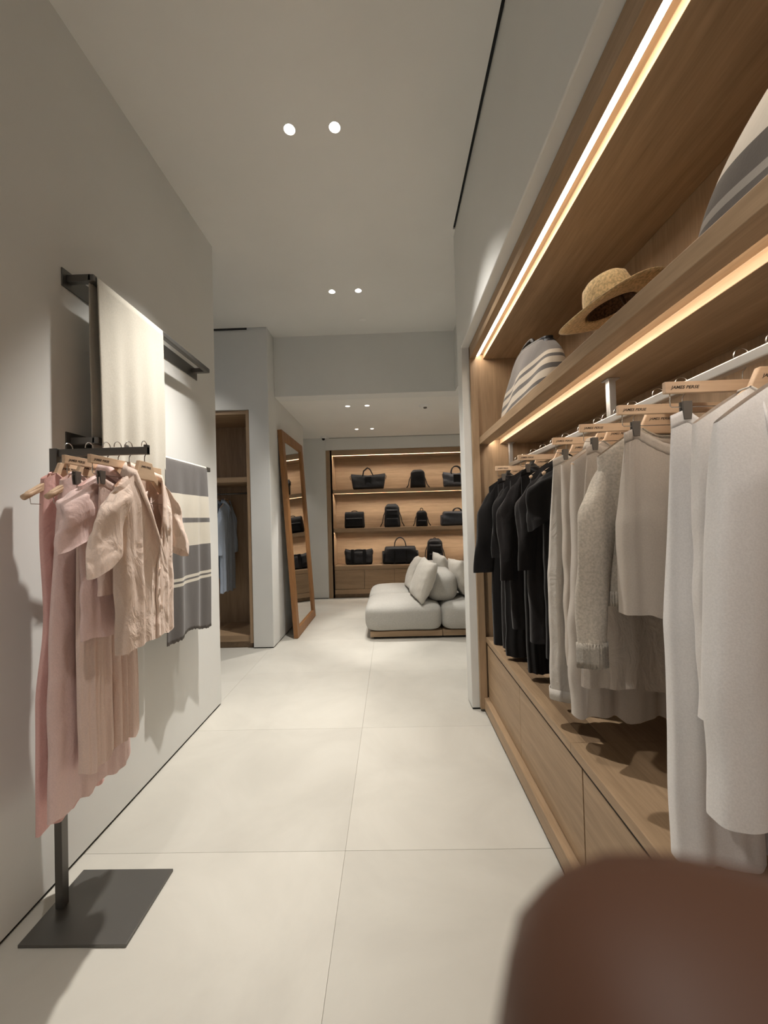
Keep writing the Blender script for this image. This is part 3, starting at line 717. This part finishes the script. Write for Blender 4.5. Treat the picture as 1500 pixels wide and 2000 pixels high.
# ================================================================== LEANING MIRROR
mb0 = (-1.235, 5.43, 0)
mr_ = empty('floor_mirror', mb0, 0, 'tall teak-framed mirror leaning against the white wall', 'mirror')
tilt = math.atan2(.150, 2.68)
Hm, yA, yB, fw, dp = 2.68, -.545, .60, .115, .055
def mpart(n, x0, x1, y0, y1, z0, z1, m, **k):
    o = MB().box(x0, x1, y0, y1, z0, z1).build(n, m, mr_, **k); return o
mpart('side_frame', -dp, 0, yA, yA+fw, 0, Hm, M['teak'], bevel=.003)
mpart('side_frame', -dp, 0, yB-fw, yB, 0, Hm, M['teak'], bevel=.003)
mpart('top_frame', -dp, 0, yA+fw, yB-fw, Hm-fw, Hm, M['teak'], bevel=.003)
mpart('bottom_frame', -dp, 0, yA+fw, yB-fw, 0, fw, M['teak'], bevel=.003)
mpart('glass', -dp+.008, -.022, yA+fw-.01, yB-fw+.01, fw-.01, Hm-fw+.01, M['mirror'])
mr_.location = (-1.225, 5.43, .004); mr_.rotation_euler = (0, -tilt, R(0))

# ================================================================== BAG DISPLAY
bb = (-1.22, 7.35, 0)
bd = empty('shelving_unit', bb, 0, 'built-in oak display shelving with lit shelves of black bags on the back wall', 'shelving')
def bpart(n, mb, m, **k): return mb.build(n, m, bd, bb, **k)
F0, F1, BX0, BX1 = 7.335, 7.775, -1.222, 2.447
bpart('side_panel', MB().box(BX0, BX0+.11, F0, F0+.03, .0, 2.832).box(BX0+.08, BX0+.11, F0, F1, 0, 2.832), M['oakZ'])
bpart('side_panel', MB().box(BX1-.11, BX1, F0, F0+.03, .0, 2.832).box(BX1-.11, BX1-.08, F0, F1, 0, 2.832), M['oakZ'])
bpart('back_panel', MB().box(BX0+.02, BX1-.02, F1, F1+.02, .02, 2.82), M['oakX'])
xa, xb = BX0+.11, BX1-.11
def ledboard(nm, f, z0, z1, rail=.05, ch=.06, c=.044):
    prof = [(f, z0), (f+rail, z0), (f+rail, z0+c), (f+rail+ch, z0+c), (f+rail+ch, z0), (F1-.001, z0), (F1-.001, z1), (f, z1)]
    bpart(nm, MB().prism(prof, xa, xb, 'X'), M['oakX'])
    bpart('led_strip', MB().prism([(f+rail+.001, z0+.024), (f+rail+.024, z0+c-.001), (f+rail+.001, z0+c-.001)], xa+.01, xb-.01, 'X'), M['led2'], label='lit diffuser strip')
ledboard('top_board', F0, 2.735, 2.83)
ledboard('shelf', F0+.03, 2.00, 2.07)
ledboard('shelf', F0+.03, 1.255, 1.322)
bpart('counter', MB().box(xa, xb, F0+.012, F1, .535, .609), M['oakX'], bevel=.002)
k = 0; x = xa+.002
while x < xb-.1:
    x2 = min(x+.572, xb-.002)
    bpart('drawer', MB().box(x, x2-.004, F0+.022, F0+.045, .165, .530), M['oakX'], bevel=.001); x = x2
bpart('carcass', MB().box(xa, xb, F0+.06, F1, .1, .53), M['gap'])
bpart('base_rail', MB().box(xa, xb, F0+.005, F0+.06, .075, .160), M['oakX'], bevel=.002)
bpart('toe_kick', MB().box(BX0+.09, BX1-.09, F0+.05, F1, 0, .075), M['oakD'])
# ---- bags
def lump(w, d, h, wt=None, ex=.45, seed=0, nz=12, n=40, sag=0, flare=0, rough=.008, tp=.0, topc=.25):
    """rounded box body; wt = width ratio at top"""
    wt = wt if wt is not None else .92; P = np.zeros((nz, n, 3)); rg = np.random.RandomState(seed)
    ph = rg.uniform(0, 6, 4)
    for i in range(nz):
        f = i/(nz-1); e = math.sin(min(1, f/.12)*PI/2)**.5 if f < .12 else (max(0.0, 1-((f-.82)/.18)**2.4)**.5*(1-topc)+topc if f > .82 else 1)
        ww = w/2*(1+(wt-1)*f)*(.93+.07*e); dd = d/2*e*(1-tp*f)
        for j in range(n):
            a = 2*PI*j/n; c, s = math.cos(a), math.sin(a)
            x = ww*math.copysign(abs(c)**ex, c); y = dd*math.copysign(abs(s)**ex, s)
            b = rough*(math.sin(x*19+ph[0]+f*5)+math.sin(f*13+ph[1]+x*9))
            P[i, j] = (x, y + b*(1 if s > 0 else -1)*.7, f*h*(1 + flare*(x/ww)**2*f) - sag*f*(1-(x/ww)**2)*h)
    return P
def add_lump(par, name, m, P):
    mb = MB(); n = P.shape[1]; nz = P.shape[0]; mb.grid(P, True); mb.f += [tuple(range(n))[::-1], tuple((nz-1)*n+j for j in range(n))]
    return mb.build(name, m, par, smooth=True)
GBAG = 'black bags on the lit back shelves'
def arc(x0, x1, z, h, y, n=14, sq=1.6): return [(x0+(x1-x0)*(1-math.cos(PI*i/n))/2, y, z+h*math.sin(PI*i/n)**(1/sq)) for i in range(n+1)]
def bagroot(name, x, z, label, y=7.56): return empty(name, (x, y, z), 0, label, 'bag', GBAG)
def tote(x, z, w, h, hh, label, m=M['bag'], wt=1.14, flare=.08, hx=.11, d=.2, patch=True, drop=None, sag=.05, tri=False):
    t = bagroot('tote_bag', x, z, label)
    add_lump(t, 'body', m, lump(w, d, h, wt, .4, int(x*37+z*11) % 97, flare=flare, tp=.55, sag=sag, topc=.5))
    for y in (-.035, .035):
        pts = [(-hx, y, h*.86), (-hx*.8, y, h+hh*.55), (-hx*.1, y, h+hh), (hx*.35, y, h+hh*.78), (hx, y, h*.86)] if tri else arc(-hx, hx, h*.82, hh+h*.18, y)
        MB().tube(pts, .011, 8).build('handle', M['bagm'], t, smooth=True)
    if patch: MB().box(-.065, .065, -d/2*.82, -d/2*.6, h*.30, h*.86).build('front_patch', M['bagm'], t, bevel=.004)
    for s in (-1, 1):
        MB().tube([(s*w/2*wt*.97, -.01, h*.97), (s*w/2*wt*1.03, -.015, h*.9), (s*w/2*wt*.99, -.02, h*.66)], .005, 6).build('side_tie', M['bagm'], t, smooth=True)
    return t
def backpack(x, z, w, h, label, m=M['bag'], pk=2, straps=True, loop=.05, d=.17, ex=.55):
    t = bagroot('backpack', x, z, label)
    P = lump(w, d, h, .86, ex, int(x*31+z*7) % 89, nz=20, rough=.004, topc=.12)
    for i in range(P.shape[0]):
        f = i/(P.shape[0]-1)
        if f > .80: P[i, :, 0] *= 1-.42*((f-.80)/.2)**2
    add_lump(t, 'body', m, P)
    for q in range(pk):
        o = add_lump(t, 'pocket', m, lump(w*.78, .07, h*(.36 if q == 0 else .30), .9, .5, q+3, nz=10, rough=.003)); o.location = (0, -d/2+.012, h*(.04 if q == 0 else .46))
        MB().tube([(-w*.33, -d/2-.022, h*(.36 if q == 0 else .70)), (w*.33, -d/2-.022, h*(.36 if q == 0 else .70))], .0035, 6).build('zip', M['bagg'], t, smooth=True)
    MB().tube(arc(-.028, .028, h*.95, loop+h*.03, .0), .007, 8).build('top_loop', M['bagm'], t, smooth=True)
    if straps:
        for s in (-1, 1): MB().tube([(s*w*.30, d/2*.6, h*.9), (s*w*.52, d/2, h*.5), (s*w*.60, .02, h*.2), (s*w*.72, -.03, .015)], .009, 8).build('strap', M['bagm'], t, smooth=True)
    return t
def duffel(x, z, w, h, hh, label, m=M['bag'], hx=.1, d=.26, bands=True, ex=.55):
    t = bagroot('duffel_bag', x, z, label)
    add_lump(t, 'body', m, lump(w, d, h, .84, ex, int(x*23+z*5) % 83, nz=16, rough=.010, topc=.3))
    for y in (-.05, .05):
        MB().tube(arc(-hx, hx, h*.72, hh+h*.28, y), .010, 8).build('handle', M['bagm'], t, smooth=True)
    if bands:
        for s in (-1, 1): MB().box(s*hx-.022, s*hx+.022, -d/2*1.03, -d/2*.8, h*.03, h*.80).build('band', M['bagm'], t, bevel=.004)
    for s in (-1, 1): add_lump(t, 'end_panel', m, lump(.05, d*.8, h*.7, .9, .6, 4, nz=8, rough=.002)).location = (s*w/2*.93, 0, h*.04)
    return t
Z1, Z2, Z3 = 2.071, 1.323, .610
tote(-.43, Z1, .60, .295, .14, 'wide black tote with tall pointed handle, left on the top lit shelf', tri=True, wt=1.16)
backpack(.545, Z1, .31, .37, 'rounded plain black backpack in the middle of the top lit shelf', M['bagm'], pk=0, loop=0)
tote(1.30, Z1, .50, .285, .13, 'black tote with round handle at right of the top lit shelf', M['bagg'], wt=1.06, hx=.10)
t = bagroot('satchel', -.72, Z2, 'boxy black satchel, left on the middle lit shelf'); add_lump(t, 'body', M['bag'], lump(.40, .17, .32, .93, .35, 5, rough=.004, topc=.6))
add_lump(t, 'flap_pocket', M['bagm'], lump(.35, .06, .18, .95, .4, 6, rough=.002)).location = (0, -.08, .02)
MB().tube([(-.16, -.112, .205), (.16, -.112, .205)], .004, 6).build('zip', M['bagg'], t, smooth=True); MB().tube(arc(-.06, .06, .30, .04, 0), .009, 8).build('handle', M['bagm'], t, smooth=True)
backpack(.02, Z2, .325, .46, 'tall black backpack with stacked pockets on the middle lit shelf', M['bag'], pk=2, loop=.0)
backpack(.60, Z2, .235, .31, 'small black mini backpack with top loop on the middle lit shelf', M['bagm'], pk=1, loop=.055, d=.13)
duffel(1.30, Z2, .66, .28, .06, 'charcoal duffel with flat top handle, right on the middle lit shelf', M['bagg'], hx=.09, bands=False, ex=.35)
t = tote(-.655, Z3, .53, .285, .0, 'short black tote with two vertical straps, left on the oak counter', M['bag'], wt=1.03, flare=.08, patch=False, hx=.11)
for s in (-1, 1): MB().box(s*.115-.03, s*.115+.03, -.105, -.06, .01, .30).build('strap_band', M['bagm'], t, bevel=.006)
duffel(.16, Z3, .71, .335, .17, 'large black duffel with upright handles on the oak counter', M['bag'], hx=.115, d=.3)
backpack(.84, Z3, .33, .47, 'black backpack on the oak counter directly behind the sofa', M['bagm'], pk=2, loop=.02)
duffel(1.64, Z3, .45, .27, .04, 'black duffel mostly hidden beyond the wall edge on the oak counter', M['bag'])

# ================================================================== SOFA AND PILLOWS
def cushion(w, d, h, r=.09, n=9, puff=.02, seed=0):
    """soft box centred in x,y, base at 0"""
    bm = bmesh.new(); bmesh.ops.create_cube(bm, size=1)
    bmesh.ops.subdivide_edges(bm, edges=bm.edges[:], cuts=n, use_grid_fill=True)
    rg = random.Random(seed); a, b = rg.uniform(0, 6), rg.uniform(0, 6)
    for v in bm.verts:
        x, y, z = v.co*2; q = Vector((x*w/2, y*d/2, z*h/2)); inn = Vector((max(-w/2+r, min(w/2-r, q.x)), max(-d/2+r, min(d/2-r, q.y)), max(-h/2+r*.9, min(h/2-r*.9, q.z))))
        e = q-inn
        if e.length > 1e-6: q = inn + e.normalized()*r*min(1, e.length/r*1.0 if e.length < r else 1)
        q.z += puff*(1-x*x)*(1-y*y)*(1 if z > 0 else 0)*1.2; q.x += puff*(1-z*z)*math.copysign(1, x)*abs(x)**3*(1-.5*y*y); q.y += puff*(1-z*z)*math.copysign(1, y)*abs(y)**3*(1-.5*x*x)
        q.z += .004*math.sin(x*4+a)*math.cos(y*5+b); v.co = (q.x, q.y, q.z+h/2)
    me = MB(); me.v = [tuple(v.co) for v in bm.verts]; bm.verts.index_update(); me.f = [tuple(v.index for v in f.verts) for f in bm.faces]; bm.free(); return me
sb = (.12, 5.2, 0)
sf = empty('sofa', sb, 0, 'low back-to-back sofa with pale grey linen cushions on an oak plinth', 'sofa')
for (cx, cy, sd) in ((.12, 5.19, 1), (.12, 6.04, 2), (1.075, 5.19, 3), (1.075, 6.04, 4)):
    o = cushion(.94, .845, .335, .105, 9, .022, sd).build('seat_cushion', M['sofa'], sf, smooth=True, sub=1); o.location = (cx-sb[0], cy-sb[1], .085)
    x0 = -.30 if cx < .5 else .601; x1 = .596 if cx < .5 else 1.50
    y0, y1 = (4.79, 5.612) if cy < 5.5 else (5.618, 6.44)
    MB().box(x0, x1, y0, y1, .028, .095).build('plinth', M['oakX'], sf, sb, bevel=.003)
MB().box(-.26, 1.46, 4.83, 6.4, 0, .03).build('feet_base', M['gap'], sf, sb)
for cy, sd in ((5.34, 5), (6.13, 6)):
    o = cushion(.39, .80, .37, .13, 9, .015, sd).build('back_bolster', M['sofa'], sf, smooth=True, sub=1); o.location = (.635-sb[0], cy-sb[1], .405)
def throw_pillow(loc, rot, s, label, seed, th=.085):
    n = 26; P = []; mb = MB()
    for side in (1, -1):
        G = np.zeros((n, n, 3))
        for i in range(n):
            for j in range(n):
                u, v = 2*i/(n-1)-1, 2*j/(n-1)-1
                e = (1-u*u)*(1-v*v); t = th*(max(0, e)**.42)
                pin = 1-.07*(1-abs(u)**2)*abs(v)**3 - .0; pin2 = 1-.07*(1-abs(v)**2)*abs(u)**3
                wr = .006*math.sin(u*9+v*4+seed)*max(0, e)**.3 + .004*math.sin(v*15-u*5+seed)*(1-e)
                G[i, j] = (u*s/2*pin2, side*(t+.001)+wr, v*s/2*pin + s/2)
        mb.grid(G)
    o = mb.build('throw_pillow', M['pillow'], smooth=True)
    bm = bmesh.new(); bm.from_mesh(o.data); bmesh.ops.remove_doubles(bm, verts=bm.verts, dist=.0035); bmesh.ops.recalc_face_normals(bm, faces=bm.faces); bm.to_mesh(o.data); bm.free()
    o.location = loc; o.rotation_euler = rot; tag(o, label, 'pillow', 'linen pillows on the sofa'); return o
throw_pillow((.29, 5.05, .43), (R(-22), R(4), R(-78)), .55, 'front left linen pillow leaning on the bolster end of the sofa', 1, .11)
throw_pillow((.225, 5.78, .43), (R(-24), R(-3), R(-84)), .53, 'rear left linen pillow behind the front left one on the sofa', 2, .10)
throw_pillow((.86, 5.80, .43), (R(20), R(4), R(-80)), .55, 'rear right linen pillow showing above the sofa bolster', 3, .10)
throw_pillow((.99, 5.14, .43), (R(18), R(-2), R(-80)), .53, 'front right linen pillow partly cut by the white wall edge', 4, .10)

# ================================================================== ITEMS ON THE UPPER SHELF
TZ = 2.1055
# straw hat: tilted, propped on a stand
ht = empty('straw_hat', (.90, 1.54, 2.318), 0, 'straw hat with wide brim tilted on its stand on the upper shelf', 'hat')
mb = MB(); n = 48
prof = [(.0005, .118), (.035, .121), (.062, .116), (.080, .100), (.088, .07), (.094, .03), (.098, .006), (.106, 0), (.15, -.004), (.175, -.008), (.198, -.004), (.2, -.007), (.175, -.012), (.15, -.009), (.104, -.005), (.094, -.003), (.088, .02), (.082, .06)]
P = np.array([[(r*1.12*math.cos(2*PI*k/n), r*.95*math.sin(2*PI*k/n), z + (.018*math.sin(2*PI*k/n*2+1)*max(0, r-.11)/.1)) for k in range(n)] for r, z in prof])
mb.grid(P, True).build('crown_and_brim', M['straw'], ht, smooth=True)
mb = MB(); lathe(mb, [(.0985, .004), (.0975, .028), (.0945, .028), (.095, .004)], 48); 
for i, v in enumerate(mb.v): mb.v[i] = (v[0]*1.12, v[1]*.95, v[2])
mb.build('hat_band', M['strawd'], ht, smooth=True, label='dark narrow band')
mb = MB(); lathe(mb, [(.0005, .055), (.05, .05), (.078, .02), (.086, -.002)], 40)
for i, v in enumerate(mb.v): mb.v[i] = (v[0]*1.12, v[1]*.95, v[2])
mb.build('inner_mesh', M['strawd'], ht, smooth=True, label='dark woven lining')
ht.rotation_euler = Matrix.Rotation(R(-13), 3, 'Y').to_euler(); ht.rotation_euler = (Matrix.Rotation(R(-13), 3, 'Y') @ Matrix.Rotation(R(88), 3, 'Z')).to_euler()
hs_ = empty('hat_stand', (.97, 1.50, TZ), 0, 'small stand holding up the tilted straw hat', 'hat stand')
lathe(MB(), [(.0005, .012), (.06, .010), (.07, 0)]).build('foot', M['oakZ'], hs_, smooth=True)
MB().tube([(0, 0, .01), (-.01, 0, .15), (-.05, 0, .235)], .006, 10).build('stem', M['strawd'], hs_, smooth=True)
# striped wool tote, far
def wool_bag(loc, rz, w, d, h, m, label, seed, lean=0, dark=True, tap=.30, tp=1.6):
    t = empty('wool_tote', loc, rz, label, 'bag', 'woollen bags on the upper shelf')
    nz, n = 26, 64; P = np.zeros((nz, n, 3))
    for i in range(nz):
        f = i/(nz-1); e = min(1, (f/.10))**.5; ww = w/2*(1-tap*f**tp)*(.9+.1*e); dd = d/2*(1-.62*f)*(.85+.15*e)
        for j in range(n):
            a = 2*PI*j/n; c, s = math.cos(a), math.sin(a)
            x = ww*math.copysign(abs(c)**.6, c); y = dd*math.copysign(abs(s)**.6, s)
            y += .012*math.sin(x*14+seed+f*3)*math.sin(f*PI) + lean*f*f; z = h*f*(1-.10*(x/ww)**2*f + .05*math.sin(x*9+seed)*f)
            P[i, j] = (x, y, z)
    MB().grid(P, True).build('body', m, t, smooth=True, solid=.006)
    if dark:
        Q = P[[nz-1, nz-2, nz-4]].copy(); cen = Q[0].mean(0)
        Q[0] = cen + (Q[0]-cen)*1.05; Q[1] = Q[1]*1; Q[:, :, 2] += .008; Q2 = np.concatenate([cen[None, None]*np.ones((1, n, 3)) + (Q[:1]-cen)*.1, Q], 0)
        MB().grid(Q2, True).build('top_lining', M['bagm'], t, smooth=True, label='black leather top')
    for y in (-.03, .03):
        MB().tube(arc(-w*.20, w*.10, h*.93, .055, y+lean), .011, 8).build('handle', M['bagm'], t, smooth=True)
    return t
GD = (.085, .075, .068); CD = (.40, .34, .27)
M['stripe2'] = striped('striped_wool_bag', [(-.1, CD), (.03, GD), (.05, CD), (.09, GD), (.118, CD), (.155, GD), (.175, CD), (.20, (.13, .115, .105))])
wool_bag((.84, 2.27, TZ), R(87), .92, .22, .335, M['stripe2'], 'grey and cream striped wool tote at the far end of the upper shelf', 1)
M['stripe3'] = striped('striped_wool_near', [(-.3, GD), (.10, (.25, .23, .21)), (.125, GD), (.20, (.55, .51, .45))], 2)
t = wool_bag((.92, .745, TZ), R(88), .62, .30, .36, M['stripe3'], 'pale and dark grey woollen tote nearest the camera on the upper shelf', 4, tap=.42, tp=3.0, dark=False)
MB().prism([(.27, .10), (.318, .10), (.322, .19), (.28, .19)], -.03, .035, 'Y').build('corner_tab', M['black'], t, bevel=.002)

# ================================================================== FINGER OVER THE LENS CORNER
def hand():
    pts, rad, ed = [], [], []
    def add(p, r, par=None):
        pts.append(Vector(p)); rad.append(r)
        if par is not None: ed.append((par, len(pts)-1))
        return len(pts)-1
    # in camera-aligned metres: x right, y up, z back
    w = add((.150, -.090, .060), .026); w2 = add((.20, -.125, .09), .025, w); add((.28, -.19, .15), .027, w2)
    k = add((.110, -.058, .030), .017, w)
    a = add((.080, -.044, .008), .0115, k); b = add((.050, -.0375, -.012), .0110, a); c = add((.025, -.0358, -.0212), .0137, b); add((.0052, -.0348, -.0215), .0140, c)
    for i, dy in enumerate((.020, .040, .059)):
        k2 = add((.115+.004*i, -.060-dy*.95, .034), .0145, w)
        a = add((.088+.003*i, -.056-dy, .022), .0092, k2); b = add((.070+.004*i, -.054-dy, .032), .0088, a); c = add((.068+.004*i, -.054-dy, .048), .0080, b)
        add((.074+.004*i, -.054-dy, .058), .0070, c)
    th = add((.138, -.056, .062), .014, w); a = add((.115, -.038, .070), .0105, th); add((.092, -.030, .072), .0085, a)
    me = bpy.data.meshes.new('hand'); me.from_pydata([CM @ p + Vector((0, 0, 1.5)) for p in pts], ed, []); me.materials.append(M['skin'])
    o = bpy.data.objects.new('hand', me); C.objects.link(o)
    me.skin_vertices or o.modifiers.new('skin', 'SKIN')
    if not o.modifiers: o.modifiers.new('skin', 'SKIN')
    sv = me.skin_vertices[0].data
    for i, r in enumerate(rad): sv[i].radius = (r, r); sv[i].use_root = (i == 0)
    o.modifiers[0].use_smooth_shade = True
    s_ = o.modifiers.new('sub', 'SUBSURF'); s_.levels = 2; s_.render_levels = 2
    return o
def make_hand():
    root = empty('person', tuple(CM @ Vector((.135, -.075, .010)) + Vector((0, 0, 1.5))), 0, 'blurred brown fingertip of the photographer over the lower right corner', 'person')
    h = hand(); dg = bpy.context.evaluated_depsgraph_get(); bpy.context.view_layer.update()
    me = bpy.data.meshes.new_from_object(h.evaluated_get(bpy.context.evaluated_depsgraph_get()))
    for v in me.vertices: v.co -= root.location
    bpy.data.objects.remove(h)
    me.name = 'hand'; o = bpy.data.objects.new('hand', me); C.objects.link(o); o.parent = root
make_hand()
